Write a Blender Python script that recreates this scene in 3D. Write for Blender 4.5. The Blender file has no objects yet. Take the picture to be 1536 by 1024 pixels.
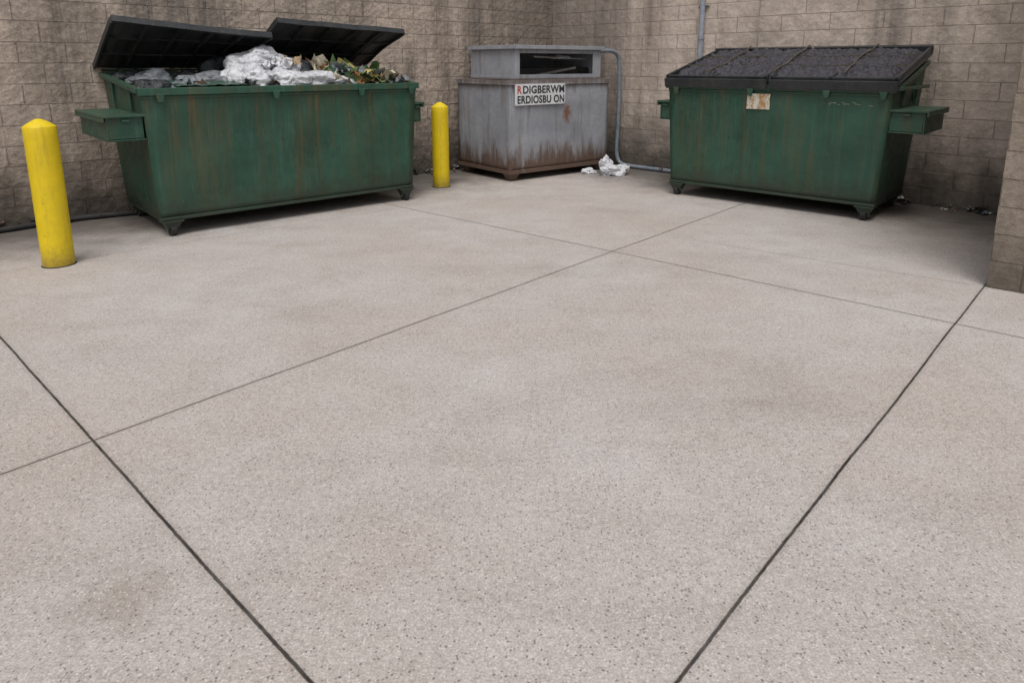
import bpy, bmesh, math, random
from mathutils import Vector, Matrix, noise
random.seed(7)
R=math.radians
sc=bpy.context.scene
COL=sc.collection

# ------------------------------------------------------------------ node helpers
class NT:
    def __init__(s,name):
        s.m=bpy.data.materials.new(name); s.m.use_nodes=True
        s.t=s.m.node_tree; s.t.nodes.clear()
        s.out=s.t.nodes.new('ShaderNodeOutputMaterial')
        s.b=s.t.nodes.new('ShaderNodeBsdfPrincipled')
        s.t.links.new(s.b.outputs[0],s.out.inputs[0])
        s._tc=None
    def n(s,typ,**kw):
        nd=s.t.nodes.new(typ)
        for k,v in kw.items(): setattr(nd,k,v)
        return nd
    def put(s,sock,v):
        if isinstance(v,bpy.types.NodeSocket): s.t.links.new(v,sock)
        elif v is not None:
            if isinstance(v,(tuple,list)) and len(v)==3 and sock.type=='RGBA': v=(*v,1)
            sock.default_value=v
    def obj(s):
        if not s._tc: s._tc=s.n('ShaderNodeTexCoord')
        return s._tc.outputs['Object']
    def mapv(s,vec,scale=(1,1,1),loc=(0,0,0)):
        m=s.n('ShaderNodeMapping'); s.put(m.inputs[0],vec); m.inputs['Scale'].default_value=scale; m.inputs['Location'].default_value=loc
        return m.outputs[0]
    def noise(s,scale,detail=4,rough=.55,vec=None,dist=0):
        n=s.n('ShaderNodeTexNoise'); s.put(n.inputs['Vector'],vec if vec is not None else s.obj())
        n.inputs['Scale'].default_value=scale; n.inputs['Detail'].default_value=detail; n.inputs['Roughness'].default_value=rough
        n.inputs['Distortion'].default_value=dist
        return n.outputs[0]
    def vor(s,scale,vec=None,feature='F1'):
        n=s.n('ShaderNodeTexVoronoi',feature=feature); s.put(n.inputs['Vector'],vec if vec is not None else s.obj())
        n.inputs['Scale'].default_value=scale
        return n
    def rng(s,v,a,b,c=0,d=1,smooth=False):
        n=s.n('ShaderNodeMapRange'); n.clamp=True
        if smooth: n.interpolation_type='SMOOTHSTEP'
        s.put(n.inputs[0],v)
        for i,x in enumerate((a,b,c,d)): s.put(n.inputs[1+i],x)
        return n.outputs[0]
    def math(s,op,a,b=None,c=None):
        n=s.n('ShaderNodeMath',operation=op); s.put(n.inputs[0],a)
        if b is not None: s.put(n.inputs[1],b)
        if c is not None: s.put(n.inputs[2],c)
        return n.outputs[0]
    def mix(s,f,a,b,blend='MIX'):
        n=s.n('ShaderNodeMix',data_type='RGBA',blend_type=blend)
        s.put(n.inputs[0],f); s.put(n.inputs[6],a); s.put(n.inputs[7],b)
        return n.outputs[2]
    def sep(s,v):
        n=s.n('ShaderNodeSeparateXYZ'); s.put(n.inputs[0],v); return n.outputs
    def comb(s,x,y,z):
        n=s.n('ShaderNodeCombineXYZ'); s.put(n.inputs[0],x);s.put(n.inputs[1],y);s.put(n.inputs[2],z); return n.outputs[0]
    def bump(s,h,strength=.5,dist=.01,nrm=None):
        n=s.n('ShaderNodeBump'); s.put(n.inputs['Height'],h); n.inputs['Strength'].default_value=strength; n.inputs['Distance'].default_value=dist
        if nrm is not None: s.put(n.inputs['Normal'],nrm)
        return n.outputs[0]
    def fin(s,col=None,rough=None,nrm=None,metal=None,spec=None):
        if col is not None: s.put(s.b.inputs['Base Color'],col)
        if rough is not None: s.put(s.b.inputs['Roughness'],rough)
        if nrm is not None: s.put(s.b.inputs['Normal'],nrm)
        if metal is not None: s.put(s.b.inputs['Metallic'],metal)
        if spec is not None: s.put(s.b.inputs['Specular IOR Level'],spec)
        return s.m

# ------------------------------------------------------------------ materials
def mat_ground():
    s=NT('concrete_pavement'); o=s.obj()
    x,y,z=s.sep(o)
    big=s.noise(.55,5,.6); mid=s.noise(2.6,6,.65); sm=s.noise(14,5,.65); fine=s.noise(130,4,.8); fine2=s.noise(45,3,.7)
    c=s.mix(s.rng(big,.36,.64),(.455,.395,.350),(.505,.470,.450))
    c=s.mix(s.rng(mid,.38,.66,0,.55),c,(.405,.352,.312))
    c=s.mix(s.rng(sm,.45,.72,0,.32),c,(.57,.525,.495))
    st=s.noise(.9,6,.65,vec=s.mapv(o,(1,1,1),(11.7,4,0)))
    c=s.mix(s.rng(st,.55,.76,0,.38),c,(.28,.235,.195))
    bd=s.noise(1,5,.6,vec=s.mapv(o,(.45,2.4,1),(2,7,0)))
    c=s.mix(s.rng(bd,.5,.72,0,.26),c,(.30,.265,.235))
    dx=s.math('SUBTRACT',x,-1.18); dy=s.math('SUBTRACT',y,1.78)
    dd=s.math('SQRT',s.math('ADD',s.math('MULTIPLY',dx,dx),s.math('MULTIPLY',dy,dy)))
    dd=s.math('ADD',dd,s.math('MULTIPLY',s.math('SUBTRACT',sm,.5),.35))
    c=s.mix(s.rng(dd,.03,.20,.32,0,True),c,(.22,.17,.115))
    c=s.mix(1.0,c,s.mix(s.rng(fine,.28,.72),(.54,.54,.54),(1.40,1.40,1.40)),'MULTIPLY')
    c=s.mix(1.0,c,s.mix(s.rng(fine2,.3,.7),(.82,.82,.82),(1.14,1.14,1.14)),'MULTIPLY')
    wv=s.n('ShaderNodeVectorMath',operation='ADD'); 
    nz=s.n('ShaderNodeTexNoise'); s.put(nz.inputs['Vector'],o); nz.inputs['Scale'].default_value=60
    sc_=s.n('ShaderNodeVectorMath',operation='SCALE'); s.put(sc_.inputs[0],nz.outputs[1]); sc_.inputs['Scale'].default_value=.010
    s.put(wv.inputs[0],o); s.put(wv.inputs[1],sc_.outputs[0])
    v1=s.vor(88,wv.outputs[0]); 
    r1=s.sep(v1.outputs['Color'])[0]
    dens=s.rng(mid,.35,.65,.12,.22)
    dk=s.math('MULTIPLY',s.math('LESS_THAN',r1,dens),s.rng(v1.outputs['Distance'],.22,.42,1,0))
    c=s.mix(s.math('MULTIPLY',dk,.70),c,(.13,.11,.095))
    v2=s.vor(110,wv.outputs[0]); r2=s.sep(v2.outputs['Color'])[1]
    lt=s.math('MULTIPLY',s.math('GREATER_THAN',r2,.80),s.rng(v2.outputs['Distance'],.25,.45,1,0))
    c=s.mix(s.math('MULTIPLY',lt,.5),c,(.72,.69,.66))
    v3=s.vor(34,wv.outputs[0]); r3=s.sep(v3.outputs['Color'])[2]
    pit=s.math('MULTIPLY',s.math('LESS_THAN',r3,.16),s.rng(v3.outputs['Distance'],.07,.16,1,0))
    c=s.mix(s.math('MULTIPLY',pit,.7),c,(.09,.08,.07))
    wob=s.math('MULTIPLY',s.math('SUBTRACT',s.noise(28,4,.7),.5),.006)
    wob2=s.math('MULTIPLY',s.math('SUBTRACT',s.noise(1.2,2,.5),.5),.018)
    wobs=s.math('ADD',wob,wob2)
    J=None;H=None
    def line(nx,ny,cc,hw,strg,mask=None):
        nonlocal J,H
        d=s.math('ADD',s.math('MULTIPLY',x,nx),s.math('MULTIPLY_ADD',y,ny,-cc))
        d=s.math('ABSOLUTE',s.math('ADD',d,wobs))
        a=s.rng(d,hw*.6,hw*1.3,strg,0); h=s.rng(d,hw,hw+.03,strg*.22,0,True)
        if mask is not None: a=s.math('MULTIPLY',a,mask); h=s.math('MULTIPLY',h,mask)
        J=a if J is None else s.math('MAXIMUM',J,a); H=h if H is None else s.math('MAXIMUM',H,h)
    jv=s.rng(s.noise(5,4,.7),.3,.6,.75,1)
    line(.6784,.7347,.7446,.0052,1,jv)
    line(.7347,-.6784,-.703,.0052,1,jv)
    line(.7505,-.6608,-3.146,.0038,.94)
    line(.6613,.7501,4.892,.0038,.94)
    line(.6653,-.7466,-6.522,.0025,.4)
    line(.606,.7955,5.906,.003,.45,s.rng(x,1.5,1.9))
    c=s.mix(H,c,(.22,.18,.14))
    c=s.mix(J,c,(.030,.024,.020))
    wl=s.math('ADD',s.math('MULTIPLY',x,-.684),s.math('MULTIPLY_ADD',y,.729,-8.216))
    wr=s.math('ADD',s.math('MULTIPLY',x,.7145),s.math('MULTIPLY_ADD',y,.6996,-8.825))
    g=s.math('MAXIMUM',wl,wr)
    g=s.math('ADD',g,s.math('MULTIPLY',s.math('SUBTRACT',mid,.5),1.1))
    c=s.mix(s.rng(g,-1.9,-.2,0,.86,True),c,(.060,.050,.040))  # wall-foot grime, spread wider to paint darker shade under the dumpsters
    h=s.math('ADD',s.math('MULTIPLY',fine,.6),s.math('MULTIPLY',sm,.5))
    h=s.math('SUBTRACT',h,s.math('MULTIPLY',dk,.35)); h=s.math('SUBTRACT',h,s.math('MULTIPLY',pit,.6))
    h=s.math('SUBTRACT',h,s.math('MULTIPLY',J,2.5))
    return s.fin(c,s.rng(mid,.3,.7,.64,.9),s.bump(h,.65,.005),spec=.3)

def mat_block(name,rough_amt,tint,streak_amt,mort_amt,base_amt,varr,bw=.405,base_h=.95):
    s=NT(name); o=s.obj(); x,y,z=s.sep(o)
    nz=s.math('MULTIPLY',s.math('SUBTRACT',s.noise(9,3,.6),.5),.014)
    vec=s.comb(s.math('ADD',s.math('ADD',x,y),nz),s.math('ADD',z,nz),0)
    br=s.n('ShaderNodeTexBrick'); s.put(br.inputs['Vector'],vec); br.offset=.5
    br.inputs['Scale'].default_value=1; br.inputs['Brick Width'].default_value=bw; br.inputs['Row Height'].default_value=.2
    br.inputs['Mortar Size'].default_value=.0055; br.inputs['Mortar Smooth'].default_value=.5
    br.inputs['Color1'].default_value=(0,0,0,1); br.inputs['Color2'].default_value=(1,1,1,1); br.inputs['Mortar'].default_value=(.5,.5,.5,1)
    per=s.sep(br.outputs['Color'])[0]; mort=br.outputs['Fac']
    a=tuple(v*(1-varr) for v in tint); b=tuple(v*(1+varr) for v in tint)
    c=s.mix(per,a,b)
    n1=s.noise(5,6,.7); n2=s.noise(30,6,.8); n3=s.noise(.9,4,.6); n4=s.noise(110,3,.75)
    c=s.mix(1,c,s.mix(s.rng(n1,.3,.7),(.76,.74,.72),(1.18,1.17,1.17)),'MULTIPLY')
    k=.34*rough_amt
    c=s.mix(1,c,s.mix(s.rng(n2,.32,.68),(1-k,1-k*1.05,1-k*1.1),(1+k*.7,1+k*.7,1+k*.7)),'MULTIPLY')
    c=s.mix(1,c,s.mix(s.rng(n4,.32,.68),(.78,.78,.78),(1.16,1.16,1.16)),'MULTIPLY')
    mv=s.rng(s.noise(2.5,4,.7),.35,.65,.4,1.1)
    c=s.mix(s.math('MULTIPLY',s.math('MULTIPLY',mort,mort_amt),mv),c,(.15,.128,.105))
    stv=s.noise(1,5,.65,vec=s.mapv(o,(1.6,1.6,.20)))
    stf=s.noise(1,4,.7,vec=s.mapv(o,(8,8,.5),(3,0,0)))
    st=s.math('MULTIPLY',s.rng(stv,.47,.64,0,1),s.rng(stf,.3,.62,.30,1))
    c=s.mix(s.math('MULTIPLY',st,streak_amt),c,(.070,.063,.056))
    # pale run-off (efflorescence)
    ef=s.noise(1,5,.7,vec=s.mapv(o,(3.5,3.5,.6),(9,2,5)))
    c=s.mix(s.rng(ef,.60,.75,0,.30),c,(.62,.58,.54))
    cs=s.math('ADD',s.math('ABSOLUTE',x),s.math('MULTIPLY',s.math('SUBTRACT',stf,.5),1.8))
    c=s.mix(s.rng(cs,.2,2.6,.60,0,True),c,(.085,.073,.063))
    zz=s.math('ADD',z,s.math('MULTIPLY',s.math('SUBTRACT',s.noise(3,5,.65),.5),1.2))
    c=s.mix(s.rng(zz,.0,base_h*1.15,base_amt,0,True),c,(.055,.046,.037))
    c=s.mix(s.rng(n3,.5,.72,0,.34),c,(.18,.155,.13))
    ch=s.vor(13); 
    h=s.math('ADD',s.math('MULTIPLY',n2,.8),s.math('MULTIPLY',n1,1.4))
    h=s.math('ADD',h,s.math('MULTIPLY',ch.outputs['Distance'],.7))
    h=s.math('MULTIPLY',h,rough_amt); h=s.math('SUBTRACT',h,s.math('MULTIPLY',mort,.8))
    return s.fin(c,.92,s.bump(h,.95,.02),spec=.2)

def mat_green(name,seed=0):
    s=NT(name); o=s.obj(); x,y,z=s.sep(o)
    o2=s.mapv(o,(1,1,1),(seed*3.7,seed*1.3,0))
    n1=s.noise(1.7,5,.6,vec=o2); n2=s.noise(11,5,.65,vec=o2); nf=s.noise(70,4,.7,vec=o2)
    c=s.mix(s.rng(n1,.35,.65),(.012,.052,.032),(.022,.084,.052))
    c=s.mix(s.rng(n2,.42,.72,0,.45),c,(.036,.098,.068))
    s1=s.noise(1,6,.7,vec=s.mapv(o,(8,8,.50),(seed*5,0,0)))
    s2=s.noise(1,5,.7,vec=s.mapv(o,(26,26,1.1),(seed*2,4,1)))
    s3=s.noise(1,5,.7,vec=s.mapv(o,(3.2,3.2,.35),(seed*2,8,1)))
    s4=s.noise(1,6,.75,vec=s.mapv(o,(18,18,.7),(seed*3,2,6)))
    c=s.mix(s.rng(s4,.53,.70,0,.55),c,(.066,.130,.090))
    c=s.mix(s.rng(s1,.48,.70,0,.60),c,(.034,.044,.020))
    c=s.mix(s.math('MULTIPLY',s.rng(s3,.50,.64,0,1),s.rng(s2,.35,.6,.30,.60)),c,(.070,.068,.028))
    r=s.math('MULTIPLY',s.rng(s1,.46,.64),s.rng(s2,.48,.66))
    topm=s.rng(z,.5,1.35,.32,.9)
    c=s.mix(s.math('MULTIPLY',r,topm),c,(.135,.080,.026))
    v=s.vor(30,o2); chip=s.math('MULTIPLY',s.math('LESS_THAN',s.sep(v.outputs['Color'])[0],.06),s.rng(s.math('ADD',v.outputs['Distance'],s.math('MULTIPLY',nf,.3)),.22,.28,1,0))
    c=s.mix(s.math('MULTIPLY',chip,.6),c,(.22,.20,.13))
    ed=s.rng(s.noise(24,6,.8,vec=o2),.62,.68)
    c=s.mix(s.math('MULTIPLY',ed,.55),c,(.14,.075,.028))
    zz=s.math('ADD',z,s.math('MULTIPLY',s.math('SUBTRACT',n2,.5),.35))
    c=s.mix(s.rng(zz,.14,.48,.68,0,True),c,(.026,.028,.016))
    dent=s.noise(2.2,2,.4,vec=o2)
    h=s.math('ADD',s.math('MULTIPLY',dent,3),s.math('MULTIPLY',nf,.08))
    h=s.math('ADD',h,s.math('MULTIPLY',n2,.25))
    return s.fin(c,s.rng(n2,.3,.7,.38,.64),s.bump(h,.5,.02),spec=.5)

def mat_galv():
    s=NT('grey_painted_steel'); o=s.obj(); x,y,z=s.sep(o)
    n1=s.noise(2.2,5,.6); n2=s.noise(14,5,.7); nf=s.noise(80,3,.7)
    c=s.mix(s.rng(n1,.35,.65),(.27,.285,.315),(.37,.385,.415))
    c=s.mix(s.rng(n2,.45,.7,0,.4),c,(.24,.24,.25))
    s1=s.noise(1,6,.7,vec=s.mapv(o,(10,10,.6)))
    c=s.mix(s.rng(s1,.53,.73,0,.6),c,(.15,.11,.08))
    zz=s.math('ADD',z,s.math('MULTIPLY',s.math('SUBTRACT',s.noise(1,6,.75,vec=s.mapv(o,(7,7,1.3))),.5),1.1))
    c=s.mix(s.rng(zz,.20,.54,.90,0,True),c,(.095,.052,.029))
    c=s.mix(s.math('MULTIPLY',s.rng(z,.75,.2,0,1),s.rng(nf,.52,.66,0,.6)),c,(.20,.10,.045))
    zt=s.math('ADD',z,s.math('MULTIPLY',s.math('SUBTRACT',s.noise(1,5,.7,vec=s.mapv(o,(12,12,2))),.5),.55))
    tb=s.math('MULTIPLY',s.rng(zt,1.22,1.38),s.rng(z,1.39,1.41,1,0))
    c=s.mix(s.math('MULTIPLY',tb,.75),c,(.12,.078,.052))
    dx=s.math('SUBTRACT',x,1.04); dz=s.math('SUBTRACT',z,.90)
    d=s.math('SQRT',s.math('ADD',s.math('MULTIPLY',s.math('MULTIPLY',dx,dx),4),s.math('MULTIPLY',dz,dz)))
    d=s.math('ADD',d,s.math('MULTIPLY',s.math('SUBTRACT',s.noise(18,5,.7),.5),.4))
    c=s.mix(s.rng(d,.06,.19,.85,0),c,(.19,.072,.024))
    sp=s.rng(s.noise(30,6,.8),.63,.69)
    c=s.mix(s.math('MULTIPLY',sp,.6),c,(.14,.07,.03))
    h=s.math('ADD',s.math('MULTIPLY',s.noise(2.5,2,.4),3),s.math('MULTIPLY',n2,.3))
    return s.fin(c,s.rng(n2,.3,.7,.45,.7),s.bump(h,.4,.015),metal=.1)

def mat_yellow():
    s=NT('yellow_bollard_paint'); o=s.obj(); x,y,z=s.sep(o)
    n=s.noise(6,5,.65); nf=s.noise(32,5,.75)
    c=s.mix(s.rng(n,.35,.7),(.78,.57,.004),(.66,.47,.008))
    s1=s.noise(1,5,.7,vec=s.mapv(o,(22,22,2)))
    c=s.mix(s.rng(s1,.54,.75,0,.55),c,(.32,.22,.03))
    c=s.mix(s.math('MULTIPLY',s.rng(nf,.64,.69),.75),c,(.12,.08,.03))
    zz=s.math('ADD',z,s.math('MULTIPLY',s.math('SUBTRACT',nf,.5),.3))
    c=s.mix(s.rng(zz,-.02,.18,.75,0),c,(.16,.11,.04))
    return s.fin(c,s.rng(n,.3,.7,.42,.6),s.bump(s.math('ADD',n,s.math('MULTIPLY',nf,.3)),.35,.01))

def mat_simple(name,a,b,scale=8,rough=.6,bump=.3,bd=.01,metal=0,spec=.5,sss=0):
    s=NT(name); n=s.noise(scale,5,.65); n2=s.noise(scale*7,4,.7)
    c=s.mix(s.rng(n,.35,.65),a,b)
    c=s.mix(1,c,s.mix(s.rng(n2,.3,.7),(.8,.8,.8),(1.15,1.15,1.15)),'MULTIPLY')
    return s.fin(c,s.rng(n,.3,.7,max(rough-.1,.05),min(rough+.1,1)),s.bump(s.math('ADD',n,s.math('MULTIPLY',n2,.3)),bump,bd),metal=metal,spec=spec)

def mat_bag(name,a,b,alpha=1):
    s=NT(name); n=s.noise(7,5,.6,dist=1.5); v=s.vor(11,vec=s.mapv(s.obj(),(1,1,1.6)))
    w=s.noise(22,4,.6,dist=3)
    c=s.mix(s.rng(n,.35,.65),a,b)
    h=s.math('ADD',s.math('MULTIPLY',v.outputs['Distance'],1.2),w)
    return s.fin(c,.26,s.bump(h,.7,.02),spec=.5)

def mat_lid():
    s=NT('black_plastic_lid'); n=s.noise(5,5,.65); n2=s.noise(40,5,.7)
    c=s.mix(s.rng(n,.35,.7),(.014,.016,.018),(.034,.036,.038))
    c=s.mix(s.rng(n2,.55,.75,0,.5),c,(.085,.085,.08))
    c=s.mix(s.rng(s.noise(1,4,.6,vec=s.mapv(s.obj(),(14,1.5,1))),.55,.72,0,.35),c,(.09,.08,.06))
    return s.fin(c,s.rng(n,.3,.7,.42,.62),s.bump(s.math('ADD',n,s.math('MULTIPLY',n2,.4)),.35,.01))

M={}
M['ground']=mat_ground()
M['wallL']=mat_block('split_face_block',1.0,(.53,.445,.372),.80,.52,.90,.09)
M['wallR']=mat_block('smooth_face_block',.5,(.60,.512,.44),.60,.44,.88,.045,.61)
M['wallP']=mat_block('side_block',.8,(.66,.56,.455),.2,.60,.55,.07,.405,.6)
M['g1']=mat_green('green_paint_a',0); M['g2']=mat_green('green_paint_b',3)
M['galv']=mat_galv(); M['yellow']=mat_yellow(); M['lid']=mat_lid()
M['dark']=mat_simple('dark_grime',(.012,.012,.011),(.03,.028,.024),6,.8)
M['rubber']=mat_simple('rubber',(.012,.012,.012),(.035,.032,.03),20,.75)
M['steel']=mat_simple('dull_steel',(.16,.16,.16),(.26,.25,.24),12,.45,metal=.6)
M['conduit']=mat_simple('conduit_grey',(.24,.27,.31),(.34,.37,.41),9,.5,bump=.1)
M['hose']=mat_simple('hose_grey',(.14,.17,.20),(.24,.27,.31),9,.5,bump=.1)
M['white']=mat_bag('white_plastic_bag',(.54,.54,.57),(.74,.74,.75))
M['greybag']=mat_bag('grey_plastic_bag',(.12,.13,.14),(.26,.28,.29))
M['blackbag']=mat_bag('dark_plastic_bag',(.022,.025,.028),(.05,.055,.055))
M['gsheet']=mat_simple('green_sheet',(.03,.065,.045),(.06,.11,.08),8,.35)
M['netting']=mat_simple('black_netting',(.014,.013,.018),(.065,.06,.072),26,.5,bump=.8,bd=.02)
M['rope']=mat_simple('tarp_rope',(.05,.045,.032),(.11,.095,.065),30,.7)
for nme,a in dict(leaf=(.07,.13,.035),leaf2=(.15,.20,.06),orange=(.34,.15,.05),red=(.20,.05,.035),cream=(.56,.50,.38),card=(.30,.21,.12),brown=(.10,.06,.035),yel=(.42,.34,.12),pap=(.60,.58,.54)).items():
    M[nme]=mat_simple('waste_'+nme,tuple(v*.7 for v in a),tuple(min(v*1.2,.9) for v in a),14,.6)
def mat_signwhite():
    s=NT('placard_white'); n=s.noise(9,5,.7); n2=s.noise(40,4,.7)
    c=s.mix(s.rng(n,.45,.75,0,.6),(.70,.71,.72),(.46,.45,.43)); c=s.mix(s.rng(n2,.62,.7,0,.5),c,(.25,.2,.16))
    return s.fin(c,.5)
M['sign']=mat_signwhite()
def mat_sticker():
    s=NT('stained_sticker'); n=s.noise(1,6,.75,vec=s.mapv(s.obj(),(26,26,10)))
    c=s.mix(s.rng(n,.44,.56,0,1),(.60,.57,.50),(.36,.20,.07)); c=s.mix(s.rng(s.noise(18,5,.7),.55,.62,0,.8),c,(.5,.42,.33))
    return s.fin(c,.6)
M['sticker']=mat_sticker()
M['scrape']=mat_simple('bare_scrape',(.20,.20,.14),(.30,.26,.18),30,.6)
M['ink']=mat_simple('sign_ink',(.022,.026,.03),(.05,.055,.06),30,.6)
M['redink']=mat_simple('sign_red',(.40,.05,.04),(.48,.09,.07),30,.6)

# ------------------------------------------------------------------ mesh helpers
def empty(name,loc,ang=0):
    e=bpy.data.objects.new(name,None); e.empty_display_size=.2
    e.location=loc; e.rotation_euler=(0,0,R(ang)); COL.objects.link(e); return e
def finish(bm,name,mats,parent=None,bevel=0,smooth=False,loc=None,rot=None,solid=0,recalc=True):
    if recalc: bmesh.ops.recalc_face_normals(bm,faces=bm.faces)
    me=bpy.data.meshes.new(name); bm.to_mesh(me); bm.free()
    if not isinstance(mats,(list,tuple)): mats=[mats]
    for m in mats: me.materials.append(m)
    if smooth:
        for p in me.polygons: p.use_smooth=True
    o=bpy.data.objects.new(name,me); COL.objects.link(o)
    if parent: o.parent=parent
    if loc: o.location=loc
    if rot: o.rotation_euler=rot
    if solid:
        md=o.modifiers.new('s','SOLIDIFY'); md.thickness=solid; md.offset=0
    if bevel:
        md=o.modifiers.new('b','BEVEL'); md.width=bevel; md.segments=2; md.limit_method='ANGLE'; md.angle_limit=R(35)
    return o
def box(bm,x0,x1,y0,y1,z0,z1,mi=0,mat=None):
    vs=[bm.verts.new(v) for v in [(x0,y0,z0),(x1,y0,z0),(x1,y1,z0),(x0,y1,z0),(x0,y0,z1),(x1,y0,z1),(x1,y1,z1),(x0,y1,z1)]]
    if mat is not None:
        for v in vs: v.co=mat@v.co
    for f in [(0,3,2,1),(4,5,6,7),(0,1,5,4),(1,2,6,5),(2,3,7,6),(3,0,4,7)]:
        fc=bm.faces.new([vs[i] for i in f]); fc.material_index=mi
    return vs
def hexa(bm,pts,mi=0):
    vs=[bm.verts.new(v) for v in pts]
    for f in [(0,3,2,1),(4,5,6,7),(0,1,5,4),(1,2,6,5),(2,3,7,6),(3,0,4,7)]:
        fc=bm.faces.new([vs[i] for i in f]); fc.material_index=mi
def beam(bm,a,b,w,h,mi=0,up=(0,0,1)):
    a=Vector(a);b=Vector(b);d=(b-a).normalized(); up=Vector(up); s=d.cross(up).normalized(); u=s.cross(d)
    pts=[a-s*w/2-u*h/2,a+s*w/2-u*h/2,b+s*w/2-u*h/2,b-s*w/2-u*h/2,a-s*w/2+u*h/2,a+s*w/2+u*h/2,b+s*w/2+u*h/2,b-s*w/2+u*h/2]
    hexa(bm,pts,mi)
def cyl(bm,c,r,h,axis='z',seg=24,r2=None,mi=0):
    m=Matrix.Translation(c)
    if axis=='x': m=m@Matrix.Rotation(R(90),4,'Y')
    if axis=='y': m=m@Matrix.Rotation(R(90),4,'X')
    g=bmesh.ops.create_cone(bm,cap_ends=True,segments=seg,radius1=r,radius2=r if r2 is None else r2,depth=h,matrix=m)
    for v in g['verts']:
        for f in v.link_faces: f.material_index=mi
def tube(name,pts,r,mat,parent=None,res=10):
    cu=bpy.data.curves.new(name,'CURVE'); cu.dimensions='3D'; cu.bevel_depth=r; cu.bevel_resolution=5; cu.resolution_u=res
    sp=cu.splines.new('NURBS'); sp.points.add(len(pts)-1)
    for i,p in enumerate(pts): sp.points[i].co=(*p,1)
    sp.use_endpoint_u=True; sp.order_u=3
    cu.materials.append(mat); o=bpy.data.objects.new(name,cu); COL.objects.link(o)
    if parent: o.parent=parent
    return o

# ------------------------------------------------------------------ ground
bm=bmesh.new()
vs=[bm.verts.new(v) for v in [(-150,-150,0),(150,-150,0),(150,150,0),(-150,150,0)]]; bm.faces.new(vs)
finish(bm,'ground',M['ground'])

# ------------------------------------------------------------------ walls
def wall(name,loc,ang,x0,x1,th,h,mat,y0=0):
    e=empty(name,loc,ang)
    bm=bmesh.new(); box(bm,x0,x1,y0,y0+th,-.1,h)
    finish(bm,'block_courses',mat,e)
    bm=bmesh.new(); box(bm,x0-.03,x1+.03,y0-.035,y0+th+.035,h+.002,h+.11)
    finish(bm,'coping',M['wallP'],e,bevel=.01)
    return e
wall('block_wall',(.68,11.92,0),43.2,-11.5,.2,.3,3.5,M['wallL'])
wall('block_wall',(.68,11.92,0),-45.6,0.001,7.1,.3,3.497,M['wallR'])
wall('block_wall',(3.475,4.784,0),-42.6,0,.42,3.1,3.48,M['wallP'])

# ------------------------------------------------------------------ dumpster
def caster(bm,x,y,z):
    box(bm,x-.095,x+.095,y-.075,y+.075,z-.014,z-.001)
    hexa(bm,[(x-.05,y-.045,z-.075),(x+.05,y-.045,z-.075),(x+.05,y+.045,z-.075),(x-.05,y+.045,z-.075),
             (x-.08,y-.062,z-.0145),(x+.08,y-.062,z-.0145),(x+.08,y+.062,z-.0145),(x-.08,y+.062,z-.0145)],0)
    for sx in (-1,1):
        xx=x+sx*.040
        hexa(bm,[(xx-.006,y-.024,.045),(xx+.006,y-.024,.045),(xx+.006,y+.024,.045),(xx-.006,y+.024,.045),
                 (xx-.006,y-.048,z-.0755),(xx+.006,y-.048,z-.0755),(xx+.006,y+.048,z-.0755),(xx-.006,y+.048,z-.0755)],0)
    cyl(bm,(x,y-.005,.062),.062,.052,'x',24,mi=1)
    cyl(bm,(x,y-.005,.062),.018,.1,'x',10,mi=2)

def panel(bm,p00,p10,p11,p01,nx,nz,amp,seed,normal,mi=0):
    p00,p10,p11,p01,normal=map(Vector,(p00,p10,p11,p01,normal)); g=[]
    for j in range(nz+1):
        row=[]
        for i in range(nx+1):
            u=i/nx;v=j/nz
            p=(p00*(1-u)+p10*u)*(1-v)+(p01*(1-u)+p11*u)*v
            e=min(u,1-u,v,1-v); k=min(1,e*7)
            p+=normal*(amp*k*noise.noise(Vector((p.x*1.9+seed,p.y*1.9,p.z*2.3+seed)))*1.6)
            row.append(bm.verts.new(p))
        g.append(row)
    for j in range(nz):
        for i in range(nx):
            f=bm.faces.new([g[j][i],g[j][i+1],g[j+1][i+1],g[j+1][i]]); f.material_index=mi; f.smooth=True

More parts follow.
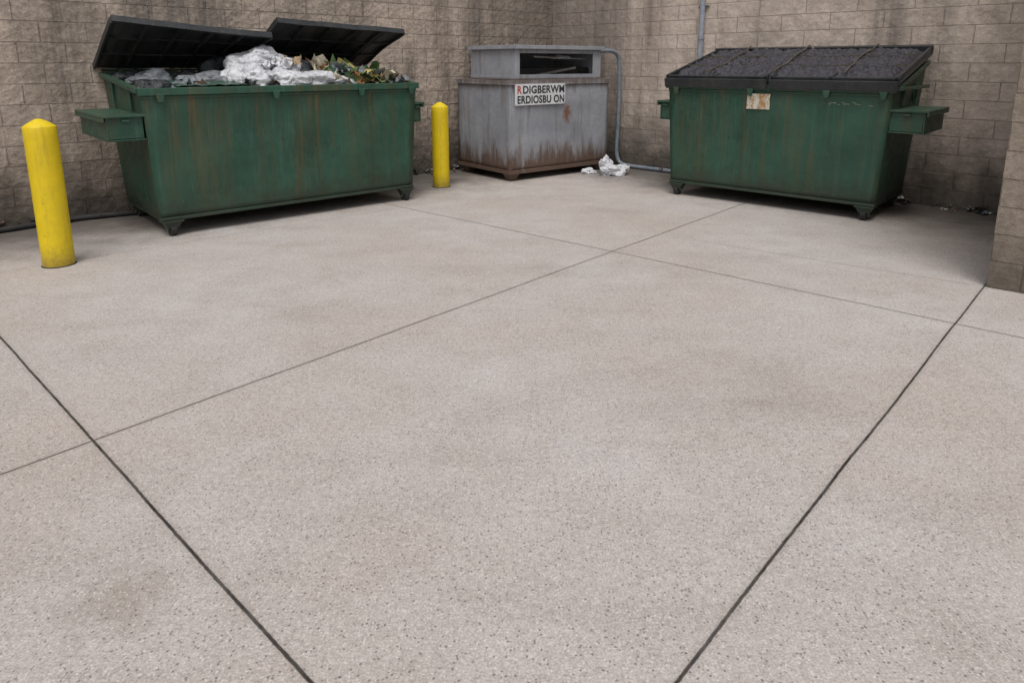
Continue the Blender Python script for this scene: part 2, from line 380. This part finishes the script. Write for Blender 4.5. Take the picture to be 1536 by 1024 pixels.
def dumpster(loc,ang,L,D,zf,zr,paint,seed,plen,pw):
    e=empty('dumpster',loc,ang); zb=.17; t=.07
    bm=bmesh.new()
    panel(bm,(t,.02,zb),(L-t,.02,zb),(L,0,zf),(0,0,zf),40,18,.018,seed,(0,-1,0))
    panel(bm,(t,D-.1,zb),(L-t,D-.1,zb),(L,D,zr),(0,D,zr),20,10,.01,seed+5,(0,1,0))
    for k,(xb,xt) in enumerate(((t,0),(L-t,L))):
        panel(bm,(xb,.02,zb),(xb,D-.1,zb),(xt,D,zr),(xt,0,zf),18,12,.012,seed+9+k,(1,0,0))
    panel(bm,(t,.02,zb),(L-t,.02,zb),(L-t,D-.1,zb),(t,D-.1,zb),4,4,0,0,(0,0,1))
    finish(bm,'steel_body',paint,e,solid=.008,recalc=False)
    bm=bmesh.new()
    box(bm,-.025,L+.025,-.045,.022,zf-.055,zf+.012)
    box(bm,.0,L,-.018,.0,zf-.085,zf-.056)
    box(bm,-.02,L+.02,D-.03,D+.03,zr-.05,zr+.01)
    for x in (-.018,L+.018):
        beam(bm,(x,.024,zf-.012),(x,D-.032,zr-.012),.05,.05)
    box(bm,t-.012,L-t+.012,.004,.05,zb-.018,zb+.014)
    box(bm,t-.012,L-t+.012,D-.15,D-.095,zb-.03,zb+.018)
    for x in (t+.0,L-t-.05): box(bm,x,x+.05,.052,D-.152,zb-.028,zb+.0)
    for x0,x1 in ((-.034,-.004),(L+.004,L+.034)):
        box(bm,x0+(.012 if x0<0 else -.012),x1,.32,.37,1.17,zf-.02)
        box(bm,x0+(.012 if x0<0 else -.012),x1,D-.42,D-.37,1.17,zf+.03)
    for fx in (.05,.42,.75,.97):
        x=L*fx
        hexa(bm,[(x-.022,-.062,zf-.115),(x+.022,-.062,zf-.115),(x+.022,-.046,zf-.115),(x-.022,-.046,zf-.115),
                 (x-.04,-.066,zf-.035),(x+.04,-.066,zf-.035),(x+.04,-.046,zf-.035),(x-.04,-.046,zf-.035)])
    finish(bm,'rim_and_frame',paint,e,bevel=.006)
    for k,s in enumerate((-1,1)):
        bm=bmesh.new()
        xi=0.0 if s<0 else L
        xo=xi+s*pw[k]; a,b=sorted((xi-s*.02,xo)); y0,y1=.03,.03+plen; z0,z1=.92,1.13
        a2,b2=sorted((xi-s*.035,xo+s*.035))
        box(bm,a2,b2,y0-.03,y1+.03,z1,z1+.022)
        box(bm,a,b,y0,y1,z0,z0+.014)
        o1,o2=sorted((xo-s*.002,xo-s*.016)); box(bm,o1,o2,y0,y1,z0+.015,z1-.001)
        box(bm,a+.004,b-.018,y0+.006,y0+.018,z0+.018,z1-.002)
        box(bm,a+.004,b-.018,y1-.03,y1-.018,z0+.018,z1-.002)
        c1,c2=sorted((xo+s*.012,xo+s*.034)); box(bm,c1,c2,y0-.03,y1+.03,z1-.035,z1-.001)
        cyl(bm,((a+b)/2,y0-.012,z1-.03),.012,.06,'x',10)
        finish(bm,'fork_pocket',paint,e,bevel=.004)
    bm=bmesh.new()
    for x in (t+.085,L-t-.085):
        caster(bm,x,.055,zb-.018); caster(bm,x,D-.2,zb-.03)
    finish(bm,'casters',[paint,M['rubber'],M['steel']],e,bevel=.003)
    bm=bmesh.new(); cyl(bm,(L/2,D+.045,zr+.03),.014,L,'x',10)
    for i in range(6): box(bm,L*(.06+i*.176)-.02,L*(.06+i*.176)+.02,D+.02,D+.07,zr-.07,zr+.05)
    finish(bm,'hinge_rod',paint,e)
    return e

def lid(parent,name,x0,x1,length,loc,tilt,thick=.03,yaw=0,warp=0):
    bm=bmesh.new(); W=x1-x0; nx,ny=28,24
    def hgt(u,v,off):
        return off+.012*noise.noise(Vector((u*3+x0*5,v*2,1)))*2-.010*v*v*(1-abs(2*u-1)**2)+warp*u*v*v
    def ribs(u,v):
        k=abs((u*5)%1-.5)
        r=.014 if k>.28 else 0
        if v<.07 or v>.93 or u<.03 or u>.97: r=0
        return r
    for off,sg in ((thick,1),(0,1)):
        g=[[bm.verts.new((x0+W*i/nx,-length*j/ny,hgt(i/nx,j/ny,off)+ribs(i/nx,j/ny)))for i in range(nx+1)] for j in range(ny+1)]
        for j in range(ny):
            for i in range(nx): bm.faces.new([g[j][i],g[j][i+1],g[j+1][i+1],g[j+1][i]])
        if off: top=g
        else: bot=g
    for i in range(nx):
        bm.faces.new([top[0][i],top[0][i+1],bot[0][i+1],bot[0][i]]); bm.faces.new([top[ny][i],top[ny][i+1],bot[ny][i+1],bot[ny][i]])
    for j in range(ny):
        bm.faces.new([top[j][0],top[j+1][0],bot[j+1][0],bot[j][0]]); bm.faces.new([top[j][nx],top[j+1][nx],bot[j+1][nx],bot[j][nx]])
    N=14
    for i in range(N):
        u0,u1=i/N,(i+1)/N
        za,zb_=hgt(u0,1,0),hgt(u1,1,0)
        hexa(bm,[(x0+W*u0,-length-.012,za-.022),(x0+W*u1,-length-.012,zb_-.022),(x0+W*u1,-length+.012,zb_-.022),(x0+W*u0,-length+.012,za-.022),
                 (x0+W*u0,-length-.012,za+thick+.006),(x0+W*u1,-length-.012,zb_+thick+.006),(x0+W*u1,-length+.012,zb_+thick+.006),(x0+W*u0,-length+.012,za+thick+.006)])
    for x,u in ((x0,0),(x1,1)):
        pv=None
        for j in range(9):
            v=j/8; p=(x,-.02-(length-.034)*v,hgt(u,v,-.002))
            if pv: beam(bm,pv,p,.02,.055)
            pv=p
    for u in (.2,.4,.6,.8): 
        beam(bm,(x0+W*u,-.05,-.008),(x0+W*u,-length*.5,hgt(u,.5,-.008)),.02,.03)
        beam(bm,(x0+W*u,-length*.5,hgt(u,.5,-.008)),(x0+W*u,-length+.02,hgt(u,1,-.008)),.02,.03)
    for v in (.33,.66):
        for i in range(7):
            beam(bm,(x0+W*i/7,-length*v,hgt(i/7,v,-.004)),(x0+W*(i+1)/7,-length*v,hgt((i+1)/7,v,-.004)),.02,.02)
    return finish(bm,name,M['lid'],parent,loc=loc,rot=(-tilt,0,yaw))

# ---- left dumpster, lids thrown open
LL,LD=2.91,1.40
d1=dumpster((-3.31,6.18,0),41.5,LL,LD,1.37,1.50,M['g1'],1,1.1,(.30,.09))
lid(d1,'lid_a',-.07,1.40,1.10,(0,LD+.04,1.55),R(24.0),warp=-.13)
lid(d1,'lid_b',1.48,LL+.14,1.12,(0,LD+.04,1.56),R(25.2),warp=-.07,yaw=R(.6))

# ---- right dumpster, closed sloping top
RL,RD=2.47,1.25
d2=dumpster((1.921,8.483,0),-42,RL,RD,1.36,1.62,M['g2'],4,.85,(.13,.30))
sl=math.atan2(.30,RD)
bm=bmesh.new()
T=Matrix.Translation((0,-.03,1.385))@Matrix.Rotation(sl,4,'X'); ln=math.hypot(RD+.06,.30)
for a,b in ((-.03,RL/2-.012),(RL/2+.012,RL+.05)):
    box(bm,a,b,-.02,ln,.0,.028,0,T)
    for k in range(3):
        xx=a+.006+k*(b-a-.05)/2; box(bm,xx,xx+.035,.0,ln-.012,.0288,.085,0,T)
    box(bm,a,b,-.045,-.0205,-.055,.05,0,T)
    box(bm,a,b,ln-.04,ln+.012,.0288,.10,0,T)
    box(bm,a,b,.0,.04,.0288,.075,0,T)
finish(bm,'closed_lids',M['lid'],d2,bevel=.006)
bm=bmesh.new(); nx,ny=200,90; g=[]
for j in range(ny+1):
    row=[]
    for i in range(nx+1):
        x=.03+(RL-.05)*i/nx; y=.045+(ln-.09)*j/ny
        f=noise.noise(Vector((x*7,y*11,0))); f2=noise.noise(Vector((x*24,y*28,5))); f3=noise.noise(Vector((x*55,y*60,9)))
        h=.078+.045*(1-abs(f)*2.4)*(.6+.5*noise.noise(Vector((x*2,y*2,7))))+.026*f2+.010*f3
        row_=abs(((y/(ln/3))%1)-.5)*2
        h-=.045*max(0,(row_-.82)/.18)
        e=min(i,nx-i,j,ny-j)/6
        h=.03+(h-.03)*min(1,e)
        row.append(bm.verts.new(T@Vector((x,y,h))))
    g.append(row)
for j in range(ny):
    for i in range(nx):
        bm.faces.new([g[j][i],g[j][i+1],g[j+1][i+1],g[j+1][i]])
finish(bm,'netting',M['netting'],d2,smooth=True,recalc=False)
bm=bmesh.new()
for k in (1,2):
    y=ln*k/3; pts=[T@Vector((RL*i/30,y+.012*math.sin(i*1.3+k),.085+.008*math.sin(i*.9))) for i in range(31)]
    for p,q in zip(pts,pts[1:]): beam(bm,p,q,.016,.016)
for k in range(3):
    x=RL*(.2+.3*k); pts=[T@Vector((x+.03*math.sin(i*.3+k)+.006*math.sin(i*1.7),.02+(ln-.04)*i/14,.115+.008*math.sin(i))) for i in range(15)]
    for p,q in zip(pts,pts[1:]): beam(bm,p,q,.014,.014)
finish(bm,'tie_ropes',M['rope'],d2)
bm=bmesh.new()
for x in (.02,RL-.02):
    hexa(bm,[(x-.007,.03,1.36),(x+.007,.03,1.36),(x+.007,RD,1.36),(x-.007,RD,1.36),(x-.007,.03,1.385),(x+.007,.03,1.385),(x+.007,RD,1.655),(x-.007,RD,1.655)])
beam(bm,(RL+.047,.0,1.352),(RL+.047,RD,1.352),.03,.035)
finish(bm,'end_wedges',M['g2'],d2,bevel=.002)
bm=bmesh.new(); box(bm,1.0,1.26,-.0305,-.0265,1.10,1.27)
finish(bm,'sticker',M['sticker'],d2)
bm=bmesh.new()
for i in range(14):
    x=1.98+random.uniform(-.17,.30); z=1.19+random.uniform(-.012,.02); w=random.uniform(.01,.04)
    box(bm,x,x+w,-.026-.0001*i,-.0235,z,z+random.uniform(.003,.008))
finish(bm,'paint_scrapes',M['scrape'],d2)

# ------------------------------------------------------------------ garbage
def bag(name,loc,size,seed,mat,parent,rot=0,sub=5,amp=1):
    bm=bmesh.new(); bmesh.ops.create_icosphere(bm,subdivisions=sub,radius=1)
    for v in bm.verts:
        p=v.co.copy(); s=Vector((seed*7.3,seed*3.1,seed*1.7))
        r=1+.34*noise.noise(p*1.3+s)*amp
        w=p*2.3+s; w+=Vector((noise.noise(p*1.7+s),noise.noise(p*1.7-s),noise.noise(p*1.9+s*2)))*1.3
        r-=.24*abs(noise.noise(w))*amp
        w2=p*5+s; w2+=Vector((noise.noise(p*4+s),noise.noise(p*4-s),0))
        r-=.11*abs(noise.noise(w2))*amp
        r+=.02*noise.noise(p*16+s)*amp
        q=p*r
        if q.z<-.45: q.z=-.45+(q.z+.45)*.2
        v.co=Vector((q.x*size[0],q.y*size[1],q.z*size[2]))
    o=finish(bm,name,mat,parent,smooth=True,loc=loc,rot=(0,0,rot),recalc=False)
    return o
gp=empty('garbage_pile',(-3.31,6.18,0),41.5)
bm=bmesh.new(); nx,ny=80,40; g=[]
for j in range(ny+1):
    row=[]
    for i in range(nx+1):
        x=.02+(LL-.04)*i/nx; y=.02+(LD-.04)*j/ny
        z=1.27+.12*math.sin(math.pi*x/LL)*math.sin(math.pi*min(1,y/LD+.15))+.05*noise.noise(Vector((x*5,y*5,0)))+.03*noise.noise(Vector((x*14,y*14,2)))
        row.append(bm.verts.new((x,y,z)))
    g.append(row)
for j in range(ny):
    for i in range(nx): bm.faces.new([g[j][i],g[j][i+1],g[j+1][i+1],g[j+1][i]])
finish(bm,'mixed_waste',M['dark'],gp,smooth=False)
for i,(l,s,m) in enumerate([
    ((.28,.66,1.41),(.26,.22,.13),'greybag'),((.62,.78,1.40),(.24,.24,.13),'blackbag'),((.16,1.0,1.42),(.17,.2,.12),'blackbag'),
    ((.70,.46,1.40),(.30,.20,.12),'greybag'),((1.06,1.0,1.5),(.26,.26,.2),'blackbag'),((.18,.28,1.36),(.2,.2,.10),'blackbag'),((.48,.24,1.34),(.26,.2,.10),'greybag'),
    ((1.12,.28,1.43),(.27,.22,.17),'white'),((1.44,.22,1.41),(.28,.22,.16),'white'),((1.20,.54,1.56),(.27,.23,.17),'white'),
    ((1.50,.56,1.55),(.27,.22,.16),'white'),((1.76,.26,1.41),(.26,.22,.13),'white'),((1.34,.50,1.67),(.18,.15,.12),'white'),
    ((2.04,.22,1.39),(.22,.17,.10),'white'),((1.78,.85,1.52),(.24,.22,.16),'greybag'),((2.15,.9,1.46),(.26,.24,.16),'greybag'),
    ((2.55,.85,1.42),(.2,.24,.14),'blackbag'),((2.3,.4,1.38),(.22,.2,.12),'greybag'),((2.62,.35,1.36),(.18,.2,.09),'greybag'),((.92,.5,1.44),(.16,.16,.11),'white')]):
    bag('trash_bag',l,s,i+1,M[m],gp,rot=i*1.1)
def scraps(name,parent,count,rx,ry,zfun,smin,smax,mats,seed,flat=.5):
    rnd=random.Random(seed); bm=bmesh.new()
    for k in range(count):
        x=rnd.uniform(*rx); y=rnd.uniform(*ry); z=zfun(x,y)+rnd.uniform(-.02,.04)
        s=rnd.uniform(smin,smax); asp=rnd.uniform(.35,1)
        rot=Matrix.Rotation(rnd.uniform(0,6.28),4,'Z')@Matrix.Rotation(rnd.gauss(0,flat),4,'X')@Matrix.Rotation(rnd.gauss(0,flat),4,'Y')
        T2=Matrix.Translation((x,y,z))@rot; n=5; gg=[]; sd=rnd.uniform(0,90); mi=rnd.randrange(len(mats)); sq=rnd.random()<.5
        for j in range(n+1):
            rw=[]
            for i in range(n+1):
                u=i/n-.5; v=j/n-.5; w=1 if sq else 1-.9*abs(v)**1.5
                c=Vector((u*s*w*1.1,v*s*asp*(1.1-.4*abs(u)),.45*s*noise.noise(Vector((u*3+sd,v*3,0)))+ .35*s*u*u))
                c+=Vector((noise.noise(Vector((u*4,v*4,sd)))*s*.2,noise.noise(Vector((u*4,v*4,sd+9)))*s*.2,noise.noise(Vector((u*7,v*7,sd+5)))*s*.12))
                rw.append(bm.verts.new(T2@c))
            gg.append(rw)
        for j in range(n):
            for i in range(n):
                f=bm.faces.new([gg[j][i],gg[j][i+1],gg[j+1][i+1],gg[j+1][i]]); f.material_index=mi; f.smooth=(i+j)%3>0
    return finish(bm,name,[M[m] for m in mats],parent,recalc=False)
hz=lambda x,y:1.39+.12*math.exp(-((x-2.2)/.45)**2-((y-.55)/.4)**2)
scraps('food_waste',gp,80,(1.92,2.82),(.08,.95),hz,.14,.32,['leaf','leaf2','gsheet','orange','card','cream','card','pap','yel','greybag','leaf'],3,.4)
scraps('loose_waste',gp,45,(.06,1.8),(.05,1.2),lambda x,y:1.38,.08,.22,['brown','gsheet','greybag','blackbag','gsheet','pap','greybag'],5,.3)
scraps('bag_scraps',gp,12,(1.1,1.7),(.15,.6),lambda x,y:1.60,.05,.12,['white','card','white','red'],9)
bm=bmesh.new(); g=[]
for j in range(13):
    row=[]
    for i in range(25):
        x=.32+.66*i/24; y=.02+.42*j/12
        row.append(bm.verts.new((x,y,1.392+.035*(j/12)+.020*abs(math.sin(i*.8))*(.4+.6*j/12)+.012*noise.noise(Vector((x*8,y*8,3))))))
    g.append(row)
for j in range(12):
    for i in range(24): bm.faces.new([g[j][i],g[j][i+1],g[j+1][i+1],g[j+1][i]])
finish(bm,'folded_sheet',M['gsheet'],gp,smooth=True,solid=.006,recalc=False)

# ------------------------------------------------------------------ grey oil bin
GL,GD,GH=1.88,1.25,1.37
gb=empty('oil_recycling_bin',(-.028,9.32,0),38)
bm=bmesh.new()
panel(bm,(0,0,.13),(GL,0,.13),(GL,0,GH),(0,0,GH),30,16,.012,20,(0,-1,0))
panel(bm,(0,GD,.13),(GL,GD,.13),(GL,GD,GH),(0,GD,GH),10,8,.01,22,(0,1,0))
panel(bm,(0,0,.13),(0,GD,.13),(0,GD,GH),(0,0,GH),20,14,.012,24,(-1,0,0))
panel(bm,(GL,0,.13),(GL,GD,.13),(GL,GD,GH),(GL,0,GH),20,14,.012,26,(1,0,0))
panel(bm,(0,0,GH-.012),(GL,0,GH-.012),(GL,GD,GH-.012),(0,GD,GH-.012),10,10,.0,1,(0,0,1))
panel(bm,(0,0,.13),(GL,0,.13),(GL,GD,.13),(0,GD,.13),2,2,.0,1,(0,0,1))
finish(bm,'tank_body',M['galv'],gb,solid=.006,recalc=False)
bm=bmesh.new()
box(bm,-.03,GL+.03,-.03,.0-.004,GH-.06,GH+.008); box(bm,-.03,GL+.03,GD+.004,GD+.03,GH-.06,GH+.008)
box(bm,-.03,-.004,-.003,GD+.003,GH-.058,GH+.006); box(bm,GL+.004,GL+.03,-.003,GD+.003,GH-.058,GH+.006)
box(bm,-.022,GL+.022,-.022,-.004,.10,.155); box(bm,-.022,-.004,-.003,GD,.102,.153); box(bm,GL+.004,GL+.022,-.003,GD,.102,.153)
box(bm,-.012,.02,-.014,-.004,.157,GH-.062)
box(bm,-.014,-.004,-.003,.03,.156,GH-.061)
finish(bm,'flanges',M['galv'],gb,bevel=.004)
bm=bmesh.new()
for x,y in ((.10,.10),(GL-.12,.10),(.10,GD-.12),(GL-.12,GD-.12)):
    hexa(bm,[(x-.045,y-.045,.0),(x+.045,y-.045,.0),(x+.045,y+.045,.0),(x-.045,y+.045,.0),(x-.10,y-.10,.128),(x+.10,y-.10,.128),(x+.10,y+.10,.128),(x-.10,y+.10,.128)])
finish(bm,'feet',M['galv'],gb,bevel=.006)
hx0,hx1,hy0,hy1,hz0,hz1=.12,GL-.14,.05,1.08,GH+.009,1.82
bm=bmesh.new()
box(bm,hx0,hx0+.02,hy0,hy1,hz0,hz1)
box(bm,hx1-.02,hx1,hy0,hy1,hz0,hz1)
box(bm,hx0+.021,hx1-.021,hy1-.02,hy1,hz0,hz1)
box(bm,hx0-.03,hx1+.03,hy0-.05,hy1+.03,hz1+.001,hz1+.022)
box(bm,hx0+.021,hx1-.021,hy0,hy0+.02,hz0,hz0+.07)
box(bm,hx0+.021,hx1-.021,hy0,hy0+.02,hz1-.085,hz1-.001)
box(bm,hx0+.0,hx0+.08,hy0-.012,hy0-.001,hz0,hz1-.001)
box(bm,hx1-.16,hx1,hy0-.012,hy0-.001,hz0,hz1-.001)
box(bm,hx0-.03,hx1+.03,hy0-.062,hy0-.051,hz1-.03,hz1+.022)
box(bm,hx0-.042,hx0-.031,hy0-.05,hy1+.03,hz1-.03,hz1+.022)
box(bm,hx0-.012,hx0-.001,hy0,hy1,hz0,hz0+.05)
finish(bm,'hood',M['galv'],gb,bevel=.003)
bm=bmesh.new(); box(bm,hx0+.03,hx1-.03,.25,hy1-.03,hz0,hz0+.16); finish(bm,'hood_inner_tray',M['dark'],gb,bevel=.02)
bm=bmesh.new()
beam(bm,(hx0+.35,hy0+.03,hz1-.13),(hx1-.22,hy0+.10,hz1-.16),.03,.02); beam(bm,(.6,.2,hz0+.05),(1.3,.12,hz0+.16),.03,.03)
finish(bm,'grate_bars',M['steel'],gb)
scraps('residue',gb,22,(.4,1.5),(.14,.4),lambda x,y:hz0+.06,.06,.16,['brown','blackbag','dark','blackbag'],17,.8)
bag('rag',(1.05,.14,hz1-.14),(.20,.06,.045),33,M['greybag'],gb,sub=4)
bm=bmesh.new(); box(bm,.06,.97,-.0355,-.0305,1.04,1.325); finish(bm,'placard',M['sign'],gb)
bm=bmesh.new()
for x,z in ((.073,1.312),(.958,1.312),(.073,1.053),(.958,1.053)): cyl(bm,(x,-.037,z),.006,.006,'y',10)
finish(bm,'placard_rivets',M['steel'],gb)
def text(body,x,z,size,w,mat,name):
    cu=bpy.data.curves.new(name,'FONT'); cu.body=body; cu.size=size; cu.extrude=.0008; cu.offset=.0042; cu.space_character=1.06
    cu.materials.append(mat); o=bpy.data.objects.new(name,cu); COL.objects.link(o); o.parent=gb
    o.location=(x,-.0375,z); o.rotation_euler=(R(90),0,0)
    bpy.context.view_layer.update()
    if o.dimensions.x>0: o.scale=(w/o.dimensions.x,1,1)
text('R',.095,1.200,.142,.075,M['redink'],'lettering_red')
text('DIGBERWM',.190,1.200,.142,.755,M['ink'],'lettering_top')
text('ERDIOSBU ON',.095,1.066,.142,.85,M['ink'],'lettering_bottom')
tube('drain_hose',[(1.10,10.38,1.74),(1.36,10.56,1.79),(1.60,10.72,1.78),(1.66,10.78,1.60),(1.665,10.78,1.1),(1.66,10.77,.6),(1.64,10.74,.25),(1.68,10.72,.06),(1.85,10.56,.035),(2.1,10.33,.035),(2.45,9.98,.035)],.030,M['hose'])
pc=empty('conduit_pipe',(2.635,9.845,0),-45.6)
bm=bmesh.new(); cyl(bm,(0,0,1.72),.036,3.44,'z',24); 
for z in (.6,1.95,3.2): cyl(bm,(0,0,z),.043,.05,'z',24)
finish(bm,'pipe',M['conduit'],pc,smooth=False)
bm=bmesh.new()
for z in (.9,2.35,3.3): box(bm,-.08,.08,.028,.045,z,z+.03)
finish(bm,'straps',M['steel'],pc)
# black hose lying along the foot of the long wall
cw,sw=math.cos(R(43.2)),math.sin(R(43.2))
pts=[]
for i in range(22):
    lx=-9.0+i*.2; ly=-.14+.05*math.sin(i*.9)
    pts.append((.68+lx*cw-ly*sw,11.92+lx*sw+ly*cw,.03))
tube('rubber_hose',pts,.028,M['rubber'])

# ------------------------------------------------------------------ bollards
def bollard(loc,r,h):
    e=empty('bollard',loc)
    bm=bmesh.new()
    seg=48; rings=[]
    full=[(r,i*(h-.045)/14) for i in range(15)]+[(r*.975,h-.038),(r*.60,h-.008),(r*.18,h+.018)]
    for rr,z in full:
        ring=[]
        for i in range(seg):
            a=2*math.pi*i/seg; k=1+.008*noise.noise(Vector((math.cos(a)*2,math.sin(a)*2,z*4)))
            ring.append(bm.verts.new((rr*k*math.cos(a),rr*k*math.sin(a),z)))
        rings.append(ring)
    for n_,(a,b) in enumerate(zip(rings,rings[1:])):
        for i in range(seg):
            f=bm.faces.new([a[i],a[(i+1)%seg],b[(i+1)%seg],b[i]]); f.smooth=n_<14
    bm.faces.new(rings[-1])
    finish(bm,'painted_post',M['yellow'],e,recalc=True)
    bm=bmesh.new(); cyl(bm,(0,0,.003),r+.010,.008,'z',40,r2=r+.003); finish(bm,'base_collar',M['dark'],e)
bollard((-3.69,5.36,0),.115,1.16)
bollard((-.938,8.96,0),.11,1.09)

# ------------------------------------------------------------------ litter
bag('plastic_bag',(1.50,9.92,.05),(.25,.16,.11),51,M['white'],None,rot=.3,amp=1.2)
bag('plastic_bag',(1.40,10.10,.09),(.14,.11,.17),54,M['white'],None,rot=1.6,amp=1.2)
bag('plastic_bag',(1.14,10.04,.03),(.12,.07,.06),57,M['white'],None,rot=.2,amp=1.5)
lw=empty('litter',(.68,11.92,0),43.2)
scraps('litter_left_wall',lw,60,(-9.2,-5.2),(-.22,-.02),lambda x,y:.03,.03,.10,['brown','dark','blackbag','dark','greybag','dark'],21,.3)
scraps('litter_behind_bollard',lw,40,(-3.2,-.4),(-.2,-.02),lambda x,y:.03,.03,.10,['brown','dark','greybag','dark'],22,.3)
lr=empty('litter',(.68,11.92,0),-45.6)
scraps('litter_right_wall',lr,60,(.3,6.9),(-.16,-.02),lambda x,y:.02,.03,.08,['brown','dark','dark','greybag','dark'],23,.3)
scraps('litter_pale_scraps',lr,12,(5.4,6.7),(-.13,-.03),lambda x,y:.015,.04,.10,['pap','greybag','greybag'],29,.1)

# ------------------------------------------------------------------ light
w=bpy.data.worlds.new('World'); sc.world=w; w.use_nodes=True; nt=w.node_tree; nt.nodes.clear()
out=nt.nodes.new('ShaderNodeOutputWorld'); bg=nt.nodes.new('ShaderNodeBackground'); sky=nt.nodes.new('ShaderNodeTexSky'); hs=nt.nodes.new('ShaderNodeHueSaturation')
hs.inputs['Saturation'].default_value=.28
r=R(184); el=R(64)
sky.sky_type='NISHITA'; sky.sun_disc=False; sky.sun_elevation=el; sky.sun_rotation=r; sky.dust_density=4; sky.air_density=1
nt.links.new(sky.outputs[0],hs.inputs['Color']); nt.links.new(hs.outputs[0],bg.inputs[0]); nt.links.new(bg.outputs[0],out.inputs[0]); bg.inputs[1].default_value=.128
sl_=bpy.data.lights.new('sun','SUN'); sl_.energy=1.45; sl_.angle=R(28); sl_.color=(1,.985,.97)
so=bpy.data.objects.new('sun',sl_); COL.objects.link(so)
d=Vector((math.sin(r)*math.cos(el),math.cos(r)*math.cos(el),math.sin(el)))
so.rotation_euler=d.to_track_quat('Z','Y').to_euler(); so.location=d*20

# ------------------------------------------------------------------ camera
cd=bpy.data.cameras.new('camera'); cam=bpy.data.objects.new('camera',cd); COL.objects.link(cam)
cd.sensor_width=36; cd.lens=24.05; cd.shift_y=-.1257; cd.clip_end=500; cd.clip_start=.05
cam.location=(0,0,1.6); cam.rotation_euler=(R(77.7),0,0); sc.camera=cam
sc.view_settings.view_transform='Standard'; sc.view_settings.look='None'; sc.view_settings.exposure=0
